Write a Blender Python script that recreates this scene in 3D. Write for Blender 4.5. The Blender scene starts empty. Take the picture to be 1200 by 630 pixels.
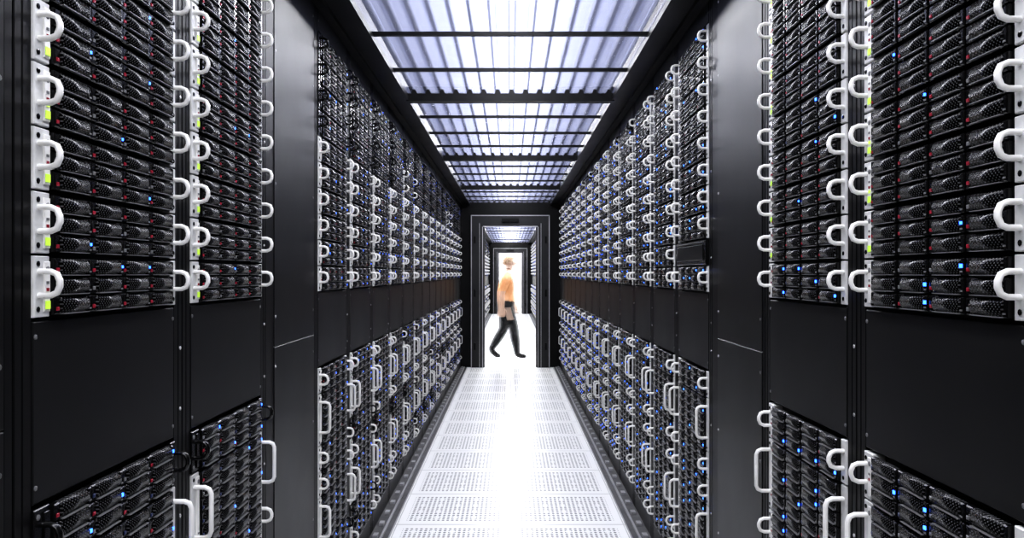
import bpy, math, random
from mathutils import Vector, Matrix
scene = bpy.context.scene
col = scene.collection
A = 0.708; H = 1.33; CEIL = 2.33
END = 11.6

# ------------------------------------------------------------ materials
def new_mat(name, color=(0.5,0.5,0.5), rough=0.5, metal=0.0, emit=None, es=0.0, spec=0.5):
    m = bpy.data.materials.new(name); m.use_nodes = True
    b = m.node_tree.nodes['Principled BSDF']
    b.inputs['Base Color'].default_value = (*color, 1)
    b.inputs['Roughness'].default_value = rough
    b.inputs['Metallic'].default_value = metal
    b.inputs['Specular IOR Level'].default_value = spec
    if emit:
        b.inputs['Emission Color'].default_value = (*emit, 1)
        b.inputs['Emission Strength'].default_value = es
    return m

def N(m, t, **kw):
    n = m.node_tree.nodes.new(t)
    for k, v in kw.items(): setattr(n, k, v)
    return n

def mth(m, op, a, b=None):
    n = N(m, 'ShaderNodeMath', operation=op)
    for i, s in enumerate((a, b)):
        if s is None: continue
        if isinstance(s, (int, float)): n.inputs[i].default_value = s
        else: m.node_tree.links.new(s, n.inputs[i])
    return n.outputs[0]

def noise_var(m, c0, c1, scale, rough0=None, rough1=None, bump=0.0):
    L = m.node_tree.links; b = m.node_tree.nodes['Principled BSDF']
    tc = N(m, 'ShaderNodeTexCoord'); nz = N(m, 'ShaderNodeTexNoise')
    nz.inputs['Scale'].default_value = scale; nz.inputs['Detail'].default_value = 4
    L.new(tc.outputs['Object'], nz.inputs['Vector'])
    r = N(m, 'ShaderNodeValToRGB')
    r.color_ramp.elements[0].position = .3; r.color_ramp.elements[1].position = .7
    r.color_ramp.elements[0].color = (*c0, 1); r.color_ramp.elements[1].color = (*c1, 1)
    L.new(nz.outputs['Fac'], r.inputs['Fac']); L.new(r.outputs['Color'], b.inputs['Base Color'])
    if rough0 is not None:
        mr = N(m, 'ShaderNodeMapRange')
        mr.inputs['To Min'].default_value = rough0; mr.inputs['To Max'].default_value = rough1
        L.new(nz.outputs['Fac'], mr.inputs['Value']); L.new(mr.outputs[0], b.inputs['Roughness'])
    if bump:
        bp = N(m, 'ShaderNodeBump'); bp.inputs['Strength'].default_value = bump; bp.inputs['Distance'].default_value = .002
        L.new(nz.outputs['Fac'], bp.inputs['Height']); L.new(bp.outputs[0], b.inputs['Normal'])

m_frame = new_mat('black_powder_coat', rough=.4, spec=.14); noise_var(m_frame, (.0022,.0022,.0023), (.0045,.0045,.0047), 3, .32, .5)
m_panel = new_mat('black_blank_panel', rough=.35, spec=.20); noise_var(m_panel, (.0042,.0042,.0044), (.0078,.0078,.008), 2, .3, .5)
m_silver = new_mat('silver_ear_plastic', rough=.4); noise_var(m_silver, (.50,.50,.49), (.68,.68,.66), 30)
m_handle = new_mat('pale_handle_metal', rough=.3); noise_var(m_handle, (.70,.69,.66), (.82,.81,.78), 20)
m_red = new_mat('red_latch', (.26,.015,.03), .25)
m_blue = new_mat('blue_led', (.03,.12,1), .3, emit=(.03,.13,1), es=6)
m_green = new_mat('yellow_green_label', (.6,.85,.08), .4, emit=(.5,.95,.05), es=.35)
m_trim = new_mat('grey_drive_trim', (.14,.14,.142), .3)
m_dark = new_mat('black_handle_plastic', (.004,.004,.0042), .16, spec=.30)
m_screw = new_mat('screw_steel', (.8,.8,.8), .25, .6)
m_blueface = new_mat('blue_tinted_latch', (.02,.03,.09), .3)
m_drive = new_mat('perforated_face_painted_glints', (.01,.01,.012), .25, spec=.15)
def paint_glints(m):
    L = m.node_tree.links; b = m.node_tree.nodes['Principled BSDF']
    tc = N(m, 'ShaderNodeTexCoord'); s = N(m, 'ShaderNodeSeparateXYZ'); L.new(tc.outputs['Object'], s.inputs[0])
    a = mth(m, 'SINE', mth(m, 'MULTIPLY', s.outputs['Y'], 2*math.pi/.0085))
    c = mth(m, 'SINE', mth(m, 'MULTIPLY', s.outputs['Z'], 2*math.pi/.0066))
    p = mth(m, 'MULTIPLY', a, c); g = mth(m, 'GREATER_THAN', p, .55)
    mx = N(m, 'ShaderNodeMix', data_type='RGBA')
    mx.inputs['A'].default_value = (.0015,.0015,.0016,1); mx.inputs['B'].default_value = (.080,.080,.083,1)  # pale dots put the glints of the drive mesh into the base colour
    L.new(g, mx.inputs['Factor']); L.new(mx.outputs['Result'], b.inputs['Base Color'])
paint_glints(m_drive)
RM = [m_frame, m_drive, m_silver, m_handle, m_red, m_blue, m_green, m_trim, m_dark, m_screw, m_panel, m_blueface]
FR, DR, SI, HA, RE, BL, GR, TR, DK, SC, PA, BF = range(12)

# ------------------------------------------------------------ mesh builder
class MB:
    def __init__(s): s.v=[]; s.f=[]; s.m=[]; s.s=[]
    def box(s, x0,x1,y0,y1,z0,z1, mat=0, bev=0.0):
        b=len(s.v)
        if bev:   # chamfered +X front
            s.v += [(x0,y0,z0),(x0,y1,z0),(x0,y1,z1),(x0,y0,z1),
                    (x1-bev,y0,z0),(x1-bev,y1,z0),(x1-bev,y1,z1),(x1-bev,y0,z1),
                    (x1,y0+bev,z0+bev),(x1,y1-bev,z0+bev),(x1,y1-bev,z1-bev),(x1,y0+bev,z1-bev)]
            q=[(3,2,1,0),(0,1,5,4),(1,2,6,5),(2,3,7,6),(3,0,4,7),(4,5,9,8),(5,6,10,9),(6,7,11,10),(7,4,8,11),(8,9,10,11)]
        else:
            s.v += [(x0,y0,z0),(x0,y1,z0),(x0,y1,z1),(x0,y0,z1),(x1,y0,z0),(x1,y1,z0),(x1,y1,z1),(x1,y0,z1)]
            q=[(3,2,1,0),(0,1,5,4),(1,2,6,5),(2,3,7,6),(3,0,4,7),(4,5,6,7)]
        for t in q: s.f.append(tuple(b+i for i in t)); s.m.append(mat); s.s.append(False)
    def prof(s, pts, y0, y1, mat):   # extrude xz profile along y
        b=len(s.v); n=len(pts)
        for y in (y0,y1):
            for (x,z) in pts: s.v.append((x,y,z))
        for i in range(n-1):
            s.f.append((b+i,b+n+i,b+n+i+1,b+i+1)); s.m.append(mat); s.s.append(True)
        s.f.append(tuple(b+i for i in range(n))); s.m.append(mat); s.s.append(False)
        s.f.append(tuple(b+n+i for i in reversed(range(n)))); s.m.append(mat); s.s.append(False)
    def tube(s, pts, y, r, mat, n=7):
        rings=[]
        for i,(x,z) in enumerate(pts):
            a=pts[max(i-1,0)]; c=pts[min(i+1,len(pts)-1)]
            tx,tz=c[0]-a[0],c[1]-a[1]; l=math.hypot(tx,tz); tx/=l; tz/=l
            nx,nz=-tz,tx; ring=[]
            for k in range(n):
                t=2*math.pi*k/n
                ring.append(len(s.v)); s.v.append((x+r*math.cos(t)*nx, y+1.3*r*math.sin(t), z+r*math.cos(t)*nz))
            rings.append(ring)
        for i in range(len(rings)-1):
            for k in range(n):
                k2=(k+1)%n
                s.f.append((rings[i][k],rings[i][k2],rings[i+1][k2],rings[i+1][k])); s.m.append(mat); s.s.append(True)
    def disc(s, x, y, z, r, d, mat, n=8):
        b=len(s.v)
        for xx,rr in ((x,r),(x+d*.6,r),(x+d,r*.6)):
            for k in range(n):
                t=2*math.pi*k/n; s.v.append((xx,y+rr*math.cos(t),z+rr*math.sin(t)))
        for j in range(2):
            for k in range(n):
                k2=(k+1)%n; s.f.append((b+j*n+k,b+j*n+k2,b+(j+1)*n+k2,b+(j+1)*n+k)); s.m.append(mat); s.s.append(False)
        s.f.append(tuple(b+2*n+k for k in range(n))); s.m.append(mat); s.s.append(False)
    def mesh(s, name, mats):
        me=bpy.data.meshes.new(name); me.from_pydata(s.v,[],s.f)
        for m in mats: me.materials.append(m)
        me.polygons.foreach_set('material_index', s.m); me.polygons.foreach_set('use_smooth', s.s)
        me.update(); return me
def put(name, me, loc=(0,0,0), rz=0.0):
    o=bpy.data.objects.new(name, me); col.objects.link(o); o.location=loc; o.rotation_euler=(0,0,rz); return o

# ------------------------------------------------------------ racks
def uhandle(b, y, zc, hh, p, r, mat, x0=.004):
    c=min(.014,p*.45)
    b.tube([(x0,zc-hh),(x0+p-c,zc-hh),(x0+p-c*.3,zc-hh+c*.3),(x0+p,zc-hh+c),(x0+p,zc),(x0+p,zc+hh-c),(x0+p-c*.3,zc+hh-c*.3),(x0+p-c,zc+hh),(x0,zc+hh)], y, r, mat)

def drive(b, y0, z0, w, h, rnd, kind):
    g=.0014
    y1=y0+w-g; y0+=g; z1=z0+h-g; z0+=g
    n=5; pts=[(.0,z0)]
    for i in range(n+1):
        t=i/n; pts.append((.005+.0095*math.sin(math.pi*(.10+.78*t)), z0+(z1-z0)*t))
    pts.append((.0,z1))
    b.prof(pts, y0+.016, y1-.010, DR)
    b.box(0,.010,y0,y0+.016,z0,z1,DK,.002)                    # latch block
    q=rnd.random()
    lm = (RE if q<.75 else TR) if kind=='red' else (RE if q<.16 else (BF if q<.6 else TR))
    b.box(.010,.0120,y0+.004,y0+.011,z0+.006,z0+.012, lm,.001)
    b.box(0,.012,y1-.010,y1,z0,z1,DK,.002)
    b.box(.004,.0148,y0+.018,y1-.012,z0,z0+.0013,TR)          # light rim under the grille
    q=rnd.random()
    if kind=='red':
        if q<.05: b.box(.012,.0142,y1-.0075,y1-.003,z0+.013,z0+.0175, BL)
    else:
        if q<.22: b.box(.012,.0142,y1-.0082,y1-.002,z0+.012,z0+.018, BL)
    b.box(.012,.013,y1-.0085,y1-.0025,z0+.005,z0+.0075,TR)

NE, FE = (.045,.085), (.530,.555)
def unit(b, z0, u, rnd, kind, dark=False, blank=False):
    h=.096*u
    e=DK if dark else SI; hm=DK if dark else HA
    if blank:
        b.box(-.02,.012,NE[0],FE[1],z0+.003,z0+h-.003,DK,.003)
        b.box(.012,.016,NE[0]+.03,FE[1]-.03,z0+.02,z0+h-.02,FR,.002)
        b.box(.012,.020,NE[0]+.02,FE[1]-.02,z0+h-.012,z0+h-.009,TR)
        return
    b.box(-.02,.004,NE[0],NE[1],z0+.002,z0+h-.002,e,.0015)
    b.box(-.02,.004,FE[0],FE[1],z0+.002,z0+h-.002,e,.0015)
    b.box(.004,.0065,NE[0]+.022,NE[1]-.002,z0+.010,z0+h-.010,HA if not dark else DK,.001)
    for (yy,zz) in ((NE[0]+.009,z0+.014),(NE[0]+.009,z0+h-.014),(FE[0]+.014,z0+.014)):
        b.disc(.004,yy,zz,.0045,.002,DK if not dark else TR)
    if not dark:
        if kind=='red':
            b.box(.0065,.0078,NE[0]+.024,NE[0]+.036,z0+.014,z0+.026,GR)
            if rnd.random()<.5: b.box(.0065,.0078,NE[0]+.027,NE[0]+.034,z0+.032,z0+.038,GR)
        b.box(.0065,.0078,NE[0]+.027,NE[0]+.033,z0+.041,z0+.046,RE)
        b.box(.0065,.0078,NE[0]+.027,NE[0]+.033,z0+.052,z0+.056,TR)
        b.disc(.0065,NE[0]+.030,z0+h-.022,.005,.002,TR)
    p = .031 if u==1 else .038
    hh = .018 if u==1 else .056
    r = .0047 if u==1 else .0052
    uhandle(b, NE[0]+.012, z0+h*.55, hh, p, r, hm)
    uhandle(b, FE[0]+.014, z0+h*.55, hh, p, r, hm)
    rows=3*u; rh=(h-.006)/rows; cw=(FE[0]-NE[1]-.004)/4
    for c in range(4):
        for rr in range(rows):
            drive(b, NE[1]+.002+c*cw, z0+.003+rr*rh, cw, rh, rnd, kind)

def rack_mesh(name, seed, kind, dark_above=None, dark_units=(), blank=None, dark_lower=(), blue_units=()):
    rnd=random.Random(seed); b=MB()
    b.box(-.92,-.02,.002,.598,0,2.30,FR)                     # cabinet body
    for y0,y1 in ((.002,.020),(.022,.044),(.556,.578),(.580,.598)):   # posts
        b.box(-.02,.0,y0,y1,0,2.30,FR,.0015)
    b.box(-.02,.001,.046,.554,.985,1.258,PA,.002)            # belt panel
    b.box(-.02,.001,.046,.554,2.226,2.30,PA,.002)
    b.box(-.02,.001,.046,.554,.0,.112,PA,.002)
    for z in (1.235,1.01,.06,2.26):
        for y in (.052,.548): b.disc(.001,y,z,.004,.002,TR)
    for z in (.2,.5,.8,1.05,1.17,1.4,1.7,2.0):
        b.disc(0,.589,z+rnd.uniform(-.02,.02),.004,.002,SC)
    for i in range(10):
        z=1.262+.096*i
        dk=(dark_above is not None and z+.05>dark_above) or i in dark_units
        unit(b, z, 1, rnd, 'blue' if i in blue_units else kind, dk, blank==i)
    z=.980
    for j,u in enumerate((1,2,1,1,2,1,1)):
        z-=.096*u
        unit(b, z, u, rnd, 'blue', j in dark_lower)
    return b.mesh(name, RM)

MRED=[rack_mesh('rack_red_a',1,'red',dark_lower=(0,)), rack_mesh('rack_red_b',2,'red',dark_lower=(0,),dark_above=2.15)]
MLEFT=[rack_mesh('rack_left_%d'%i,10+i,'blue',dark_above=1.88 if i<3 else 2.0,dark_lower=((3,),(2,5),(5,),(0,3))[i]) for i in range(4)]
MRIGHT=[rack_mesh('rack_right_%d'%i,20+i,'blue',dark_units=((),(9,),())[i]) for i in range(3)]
MRB=rack_mesh('rack_blank_unit',31,'blue',blank=1)
MRR=[rack_mesh('rack_red_c',41,'red',blue_units=(0,)), rack_mesh('rack_red_d',42,'red',blue_units=(0,4))]

def filler_mesh(name, w, seam):
    b=MB()
    b.box(-.92,-.02,.002,w-.002,0,2.30,FR)
    e=.085 if w>.3 else .02
    b.box(-.02,.0,.002,e-.002,0,2.30,FR,.0015)
    b.box(-.02,.002,e,w-.024,0.004,seam-.0015,PA,.0012)
    b.box(-.02,.002,e,w-.024,seam+.0015,2.296,PA,.0012)
    b.box(-.02,.0,w-.022,w-.002,0,2.30,FR,.0015)
    for z in (.1,.45,.8,1.05,1.2,1.6,2.0,2.25):
        b.disc(.002,e+.012,z,.0045,.002,SC); b.disc(.002,w-.036,z,.0045,.002,TR)
    return b.mesh(name, RM)
MF=filler_mesh('blank_cabinet_mesh',.6,1.11)

L0, R0 = 1.167, 1.075
def left(me, y, name='server_rack'): return put(name, me, (-A, y, 0), 0)
def right(me, y, w=.6, name='server_rack'): return put(name, me, (A, y+w, 0), math.pi)
for k in range(-6,17):
    y=L0+.6*k
    if k in (-1,2): left(MF,y,'blank_cabinet')
    elif k<2: left(MRED[k%2],y)
    else: left(MLEFT[(k*3+k//3)%4],y)
for k in range(-6,17):
    y=R0+.6*k
    if k==2: right(MF,y,name='blank_cabinet')
    elif k<2: right(MRR[k%2],y)
    elif k==3: right(MRB,y)
    else: right(MRIGHT[(k*2+k//4)%3],y)
yl=L0+.6*17; yr=R0+.6*17
put('blank_cabinet', filler_mesh('fl',END-yl,1.11), (-A,yl,0))
put('blank_cabinet', filler_mesh('fr',END-yr,1.11), (A,END,0), math.pi)
Y2=14.2
for k in range(21):
    left(MLEFT[k%4],Y2+.6*k); right(MRIGHT[k%3],Y2+.6*k)
Y2E=Y2+.6*21

# ------------------------------------------------------------ shell
def simple(name, boxes, mats, bev=False):
    b=MB()
    for bx in boxes: b.box(*bx)
    return put(name, b.mesh(name+'_mesh', mats))

m_floor=new_mat('perforated_floor_tile', (.8,.8,.8), .3)
def floor_nodes(m):
    L=m.node_tree.links; b=m.node_tree.nodes['Principled BSDF']
    tc=N(m,'ShaderNodeTexCoord'); s=N(m,'ShaderNodeSeparateXYZ'); L.new(tc.outputs['Object'],s.inputs[0])
    def fr(sock, off):
        return mth(m,'FRACT', mth(m,'DIVIDE', mth(m,'ADD', sock, off), .6))
    u=fr(s.outputs['X'],6.0); v=fr(s.outputs['Y'],6.0-.14)
    def dist(t): return mth(m,'SUBTRACT',.5,mth(m,'ABSOLUTE',mth(m,'SUBTRACT',t,.5)))  # distance to tile edge
    du,dv=dist(u),dist(v)
    inner=mth(m,'MULTIPLY',mth(m,'GREATER_THAN',du,.070),mth(m,'GREATER_THAN',dv,.09))
    seam=mth(m,'MAXIMUM',mth(m,'LESS_THAN',du,.005),mth(m,'LESS_THAN',dv,.009))
    def cell(t,n): return mth(m,'SUBTRACT',mth(m,'FRACT',mth(m,'MULTIPLY',t,n)),.5)
    cu,cv=cell(u,24),cell(v,20)
    r2=mth(m,'ADD',mth(m,'MULTIPLY',cu,cu),mth(m,'MULTIPLY',cv,cv))
    hole=mth(m,'LESS_THAN',r2,.088)
    gu=mth(m,'LESS_THAN',mth(m,'ABSOLUTE',cell(u,6)),.36)
    gv=mth(m,'LESS_THAN',mth(m,'ABSOLUTE',cell(v,5)),.36)
    hole=mth(m,'MULTIPLY',mth(m,'MULTIPLY',hole,inner),mth(m,'MAXIMUM',gu,gv))
    fac=mth(m,'MAXIMUM',hole,mth(m,'MULTIPLY',seam,.5))
    mx=N(m,'ShaderNodeMix',data_type='RGBA')
    mx.inputs['A'].default_value=(.90,.90,.885,1); mx.inputs['B'].default_value=(.11,.11,.11,1)
    L.new(fac,mx.inputs['Factor']); L.new(mx.outputs['Result'],b.inputs['Base Color'])
    bp=N(m,'ShaderNodeBump'); bp.invert=True; bp.inputs['Strength'].default_value=.3; bp.inputs['Distance'].default_value=.002
    L.new(fac,bp.inputs['Height']); L.new(bp.outputs[0],b.inputs['Normal'])
floor_nodes(m_floor)
m_white=new_mat('white_wall_paint',rough=.6); noise_var(m_white,(.8,.8,.8),(.86,.86,.86),1.5)
m_upper=new_mat('grey_slab_ceiling',rough=.7); noise_var(m_upper,(.30,.31,.38),(.38,.40,.48),1.5)
m_grey=new_mat('dark_grey_frame',rough=.4,spec=.25); noise_var(m_grey,(.012,.012,.013),(.02,.02,.021),3)
m_lgrey=new_mat('aluminium_edge',rough=.3); noise_var(m_lgrey,(.25,.25,.26),(.38,.38,.39),8)

W=1.66; YB=-3.2; YE=31.0; TOP=3.3
simple('floor',[(-W,W,YB,YE,-.1,0,0)],[m_floor])
simple('ceiling',[(-W,W,YB,YE,TOP,TOP+.1,0)],[m_upper])
simple('wall_left',[(-W-.1,-W,YB,YE,-.1,TOP+.1,0)],[m_white])
simple('wall_right',[(W,W+.1,YB,YE,-.1,TOP+.1,0)],[m_white])
simple('wall_front',[(-W-.1,W+.1,YB-.1,YB,-.1,TOP+.1,0)],[m_white])
simple('wall_back',[(-W-.1,W+.1,YE,YE+.1,-.1,TOP+.1,0)],[m_white])

def partition(name, y, w, zt):
    simple(name,[(-W,-w,y,y+.1,0,TOP,0),(w,W,y,y+.1,0,TOP,0),(-w,w,y,y+.1,zt,TOP,0)],[m_frame])
partition('wall_partition',END,.42,2.0)
partition('wall_partition',Y2E+.02,.42,2.0)
simple('wall_partition',[(-W,-A,Y2-.1,Y2-.01,0,TOP,0),(A,W,Y2-.1,Y2-.01,0,TOP,0)],[m_frame])
def door_frame(y):
    b=MB(); o,i,zt,zi=.555,.385,2.15,1.985
    for s in (-1,1):
        def bx(a,c,d0,d1,z0,z1,m):
            x0,x1=sorted((s*a,s*c)); b.box(x0,x1,d0,d1,z0,z1,m)
        bx(i,o,y-.05,y,0,zt,0)
        bx(o-.012,o,y-.058,y-.05,0,zt,1)
        bx(i+.045,i+.052,y-.054,y-.05,0,zi+.05,1)
        bx(i-.02,i,y-.03,y+.13,0,zi,0)
        bx(i,i+.012,y-.056,y-.05,0,zi,1)
        for z in (.25,1.0,1.75): bx(i+.10,i+.13,y-.062,y-.05,z,z+.1,2)   # hinges
    b.box(-i,i,y-.05,y,zi,zt,0); b.box(-o,o,y-.058,y-.05,zt-.012,zt,1)
    b.box(-i,i,y-.056,y-.05,zi,zi+.012,1)
    b.box(-.12,.12,y-.09,y-.05,zt-.10,zt-.05,2)        # door closer box
    put('door_frame', b.mesh('door_frame_mesh',[m_grey,m_lgrey,m_frame]))
door_frame(END); door_frame(Y2E+.02)

# floor edge trims
m_edge=new_mat('edge_trim',rough=.45); noise_var(m_edge,(.03,.03,.032),(.08,.08,.08),12)
for s,nm in ((-1,'baseboard_left'),(1,'baseboard_right')):
    b=MB()
    for y0,y1 in ((YB,END-.06),(Y2,Y2E-.06)):
        x0,x1=sorted((s*.612,s*(A-.001))); b.box(x0,x1,y0,y1,0,.006,0)
        x0,x1=sorted((s*.640,s*.652)); b.box(x0,x1,y0,y1,.006,.016,1)
        x0,x1=sorted((s*.607,s*.612)); b.box(x0,x1,y0,y1,0,.010,1)
        y=y0+.1
        while y<y1:
            x0,x1=sorted((s*.665,s*.69)); b.box(x0,x1,y,y+.05,.006,.018,1); y+=.2
    put(nm,b.mesh(nm+'_mesh',[m_edge,m_lgrey]))

# ------------------------------------------------------------ ceiling of the aisle
m_poly=bpy.data.materials.new('corrugated_polycarbonate'); m_poly.use_nodes=True
nt=m_poly.node_tree; nt.nodes.clear(); L=nt.links
out=nt.nodes.new('ShaderNodeOutputMaterial')
tr=nt.nodes.new('ShaderNodeBsdfTransparent'); tr.inputs[0].default_value=(.96,.96,.99,1)
tl=nt.nodes.new('ShaderNodeBsdfTranslucent'); tl.inputs[0].default_value=(.62,.66,.93,1)
gl=nt.nodes.new('ShaderNodeBsdfGlossy'); gl.inputs['Roughness'].default_value=.12; gl.inputs['Color'].default_value=(.9,.92,1,1)
m1=nt.nodes.new('ShaderNodeMixShader'); m1.inputs[0].default_value=.22
m2=nt.nodes.new('ShaderNodeMixShader'); m2.inputs[0].default_value=.08
L.new(tr.outputs[0],m1.inputs[1]); L.new(tl.outputs[0],m1.inputs[2])
L.new(m1.outputs[0],m2.inputs[1]); L.new(gl.outputs[0],m2.inputs[2]); L.new(m2.outputs[0],out.inputs[0])

PW=.58
def corr_mesh(ly):
    v=[];f=[]; pitch=.075; n=int(2*PW/pitch)
    xs=[]
    for i in range(n):
        x=-PW+i*2*PW/n; p=2*PW/n
        xs+=[(x,0),(x+p*.38,0),(x+p*.48,.020),(x+p*.54,.022),(x+p*.60,.022),(x+p*.70,.020),(x+p*.80,0)]
    xs.append((PW,0))
    for y in (0.0,ly):
        for x,z in xs: v.append((x,y,z))
    k=len(xs)
    for i in range(k-1): f.append((i,i+1,k+i+1,k+i))
    me=bpy.data.meshes.new('corrugated'); me.from_pydata(v,[],f); me.materials.append(m_poly); me.update(); return me
CM=corr_mesh(.596)
b=MB()
def ceil_run(ya,yb,phase,thin=1,dz=.016):
    for s in (-1,1):
        def bx(a,c,*r):
            x0,x1=sorted((s*a,s*c)); b.box(x0,x1,*r)
        bx(PW-.006,A+.06,ya,yb,CEIL-.012,CEIL+.05,0)
        bx(PW-.012,PW+.012,ya,yb,CEIL-.035,CEIL-.012,0)
        bx(A-.035,A+.02,ya,yb,CEIL-.028,CEIL-.012,0)
    y=phase; i=0
    while y>ya+.6: y-=.6; i-=1
    while y<yb:
        if i%(4*thin)==0: b.box(-PW,PW,y-.035,y+.035,CEIL-(.04 if thin==1 else .02),CEIL+(.04 if thin==1 else .0),0)
        elif i%thin==0:
            b.box(-PW,PW,y-.010,y+.010,CEIL-dz,CEIL+.0,0)
        if y+.6<=yb+.3: put('ceiling_panel',CM,(0,y+.002,CEIL+.002))
        y+=.6; i+=1
ceil_run(YB,END,4.6); ceil_run(Y2,Y2E,Y2+.3,2,.010)
put('ceiling_grid',b.mesh('ceiling_grid_mesh',[m_frame]))

# ------------------------------------------------------------ lights
def area(name, loc, sx, sy, power, color=(1,1,1), rot=(0,0,0)):
    l=bpy.data.lights.new(name,'AREA'); l.shape='RECTANGLE'; l.size=sx; l.size_y=sy; l.energy=power; l.color=color
    o=bpy.data.objects.new(name,l); col.objects.link(o); o.location=loc; o.rotation_euler=rot; return o
y0,y1=YB+.1,END-.1
area('strip_light',(0,(y0+y1)/2,2.72),.16,y1-y0,300,(1,1,1))
area('overhead_fill',(0,(y0+y1)/2,3.27),2.6,y1-y0,62,(.82,.86,1))  # added wide soft fill, evens out the light on the rack walls
area('strip_light',(0,(Y2+Y2E)/2,2.72),.16,Y2E-Y2,420)
area('overhead_fill',(0,(END+.1+Y2-.1)/2,3.2),3.0,2.0,180)
area('overhead_fill',(0,(Y2E+YE)/2,3.2),3.0,3.2,300)
area('overhead_fill',(0,-2.4,2.2),1.2,.8,22,(1,1,1),(math.radians(70),0,0))  # added fill lamp behind the camera, tilted to face down the aisle

w=bpy.data.worlds.new('world'); scene.world=w; w.use_nodes=True
w.node_tree.nodes['Background'].inputs[0].default_value=(.5,.55,.6,1); w.node_tree.nodes['Background'].inputs[1].default_value=.2

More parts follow.
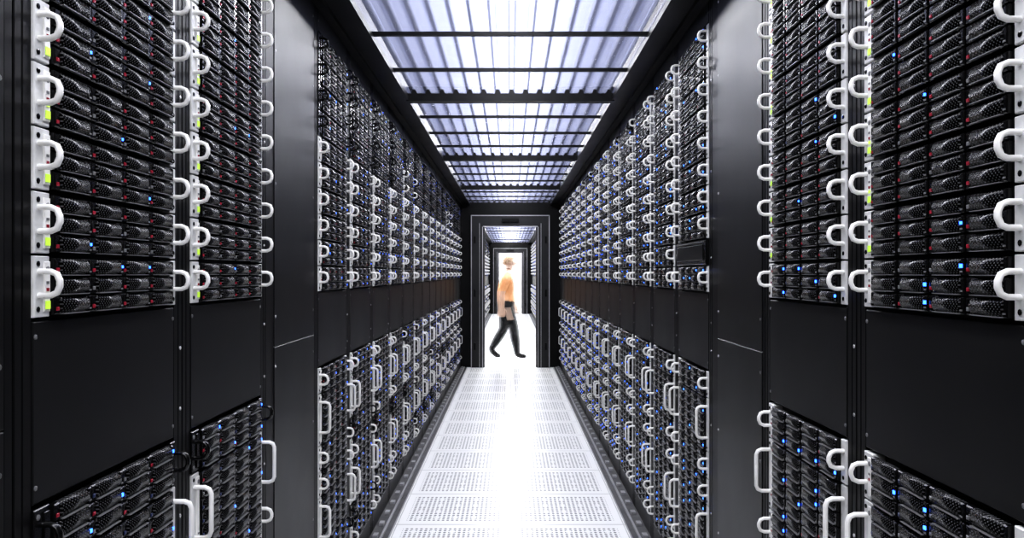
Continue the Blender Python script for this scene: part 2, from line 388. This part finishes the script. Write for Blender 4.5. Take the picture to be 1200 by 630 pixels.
# ------------------------------------------------------------ walking person
def person(loc):
    P=[];E=[];R=[]
    def add(p,r,par=None):
        P.append(p);R.append(r if isinstance(r,tuple) else (r,r))
        if par is not None: E.append((par,len(P)-1))
        return len(P)-1
    pel=add((0,0,.87),(.115,.13))
    s1=add((.005,0,.98),(.10,.115),pel); s2=add((.015,0,1.12),(.105,.13),s1); s3=add((.025,0,1.25),(.095,.12),s2)
    nk=add((.03,0,1.335),.052,s3); add((.045,0,1.42),.048,nk)
    def leg(pts,par):
        for p,r in pts: par=add(p,r,par)
    leg([((-.01,.085,.80),.088),((-.015,.09,.64),.076),((-.03,.09,.46),.056),((-.115,.09,.32),.056),((-.22,.09,.155),.036),((-.215,.09,.115),.036),((-.14,.092,.045),.034),((-.09,.095,.03),.026)],pel)
    leg([((.02,-.085,.80),.088),((.07,-.09,.64),.076),((.125,-.09,.46),.058),((.145,-.09,.31),.056),((.175,-.09,.12),.037),((.18,-.09,.07),.04),((.25,-.095,.055),.036),((.31,-.10,.045),.026)],pel)
    def arm(sh,el,wr,side):
        a=add(((sh[0]),side*.10,1.285),.062,s3); a=add(sh,.056,a)
        m=[(sh[i]+el[i])/2 for i in range(3)]; a=add(tuple(m),.048,a); a=add(el,.040,a)
        m=[(wr[i]+el[i])/2 for i in range(3)]; a=add(tuple(m),.037,a); a=add(wr,.025,a)
        d=(Vector(wr)-Vector(el)).normalized(); f=Vector((1,0,0)); f=(f-d*f.dot(d)).normalized()
        pc=Vector(wr)+d*.05; pal=add(tuple(pc),.028,a)
        inn=Vector((0,-side,0))
        for j,(off,ln) in enumerate(((-.026,.055),(-.009,.068),(.009,.072),(.026,.064))):
            q=pc+d*.03+f*off; a1=add(tuple(q),.010,pal); a2=add(tuple(q+d*ln*.5+inn*.006),.0088,a1); add(tuple(q+d*ln+inn*.022),.0075,a2)
        q=pc-d*.015+f*.034; a1=add(tuple(q),.011,pal); add(tuple(q+d*.04+f*.018+inn*.01),.009,a1)
    arm((.02,-.175,1.27),(-.075,-.215,1.03),(-.07,-.205,.81),-1)
    arm((.03,.175,1.27),(.045,.215,1.03),(.13,.19,.83),1)
    me=bpy.data.meshes.new('body_skel'); me.from_pydata(P,E,[])
    o=bpy.data.objects.new('tmp',me); col.objects.link(o)
    o.modifiers.new('s','SKIN'); 
    sv=me.skin_vertices[0].data
    for i,r in enumerate(R): sv[i].radius=r
    sv[0].use_root=True
    ss=o.modifiers.new('b','SUBSURF'); ss.levels=2; ss.render_levels=2
    dg=bpy.context.evaluated_depsgraph_get(); ev=o.evaluated_get(dg)
    bm_me=bpy.data.meshes.new_from_object(ev)
    bpy.data.objects.remove(o)
    m_shirt=new_mat('orange_shirt_cloth',rough=.85); noise_var(m_shirt,(.92,.50,.24),(.98,.60,.32),14,bump=.4)
    m_tr=new_mat('black_trouser_cloth',rough=.9,spec=.2); noise_var(m_tr,(.008,.008,.010),(.02,.02,.024),18,bump=.4)
    m_skin=new_mat('skin',rough=.55); noise_var(m_skin,(.88,.62,.48),(.93,.70,.56),12)
    m_shoe=new_mat('shoe_leather',(.01,.01,.01),.35); m_hair=new_mat('light_brown_hair',rough=.6); noise_var(m_hair,(.55,.40,.26),(.7,.52,.36),60,bump=.6)
    m_eye=new_mat('eye_dark',(.03,.02,.02),.2); m_lip=new_mat('lips',(.55,.22,.19),.5)
    # long-exposure softness: thin, partly see-through layers
    for mm,al in ((m_shirt,.42),(m_tr,.55),(m_skin,.34),(m_shoe,.55),(m_hair,.34),(m_eye,.4),(m_lip,.4)):
        mm.node_tree.nodes['Principled BSDF'].inputs['Alpha'].default_value=al
    vs=[v.co.copy() for v in bm_me.vertices]; fs=[tuple(p.vertices) for p in bm_me.polygons]; ms=[]
    for p in bm_me.polygons:
        c=p.center
        if abs(c.y)>.155 and c.z<1.06: k=2
        elif c.z>1.325 and abs(c.y)<.08: k=2
        elif c.z>.90: k=0
        elif (c.x<0 and c.z<.14) or (c.x>=0 and c.z<.10): k=3
        else: k=1
        ms.append(k)
    import bmesh
    def blob(center,rad,fn,mat,seg=24,rg=16):
        bm=bmesh.new(); bmesh.ops.create_uvsphere(bm,u_segments=seg,v_segments=rg,radius=1)
        base=len(vs)
        for v in bm.verts:
            c=fn(v.co.copy()) if fn else v.co
            vs.append(Vector((center[0]+c.x*rad[0],center[1]+c.y*rad[1],center[2]+c.z*rad[2])))
        for f in bm.faces: fs.append(tuple(base+v.index for v in f.verts)); ms.append(mat)
        bm.free()
    hc=(.055,0,1.49)
    def headfn(c):
        if c.z<0:
            c.y*=1+c.z*.35; c.x=c.x*(1+c.z*.25)+(-c.z)*.12
        if c.x>.5 and abs(c.z-.05)<.18 and .15<abs(c.y)<.55: c.x*=.94
        return c
    blob(hc,(.090,.071,.108),headfn,2)
    blob((.146,0,1.478),(.017,.010,.022),None,2,10,8)          # nose
    blob((.130,0,1.436),(.010,.024,.008),None,6,10,8)          # mouth
    for s in (-1,1):
        blob((.128,s*.028,1.497),(.010,.012,.008),None,5,10,8)
        blob((.050,s*.072,1.485),(.018,.009,.030),None,2,10,8)
    def hairfn(c):
        if c.x>.35 and c.z<.45: c.x=.35; c.z=max(c.z,.3)
        if c.z<-.35: c.z=-.35
        return c
    blob((.045,0,1.505),(.095,.078,.105),hairfn,4)
    V=[];F=[];M=[]
    for off in (-.026,0,.026):
        base=len(V)
        V+=[(v.x+off*(1.0 if v.z>.5 else .5+v.z), v.y, v.z) for v in vs]
        F+=[tuple(base+i for i in f) for f in fs]; M+=ms
    me=bpy.data.meshes.new('walking_person_mesh'); me.from_pydata(V,[],F)
    for m in (m_shirt,m_tr,m_skin,m_shoe,m_hair,m_eye,m_lip): me.materials.append(m)
    me.polygons.foreach_set('material_index',M); me.polygons.foreach_set('use_smooth',[True]*len(F)); me.update()
    ob=put('walking_person',me,loc)
    return ob
pp=person((-.07,12.75,-.003))

# ------------------------------------------------------------ camera
cam=bpy.data.cameras.new('camera'); co=bpy.data.objects.new('camera',cam); col.objects.link(co)
co.location=(0,0,H); co.rotation_euler=(math.radians(90),0,0)
cam.sensor_width=36; cam.lens=960/1200*36; cam.shift_x=2/1200; cam.shift_y=5/1200; cam.clip_start=.02; cam.clip_end=200
scene.camera=co
scene.view_settings.view_transform='Standard'
try: scene.view_settings.look='Medium High Contrast'
except Exception as e: print('look', e)
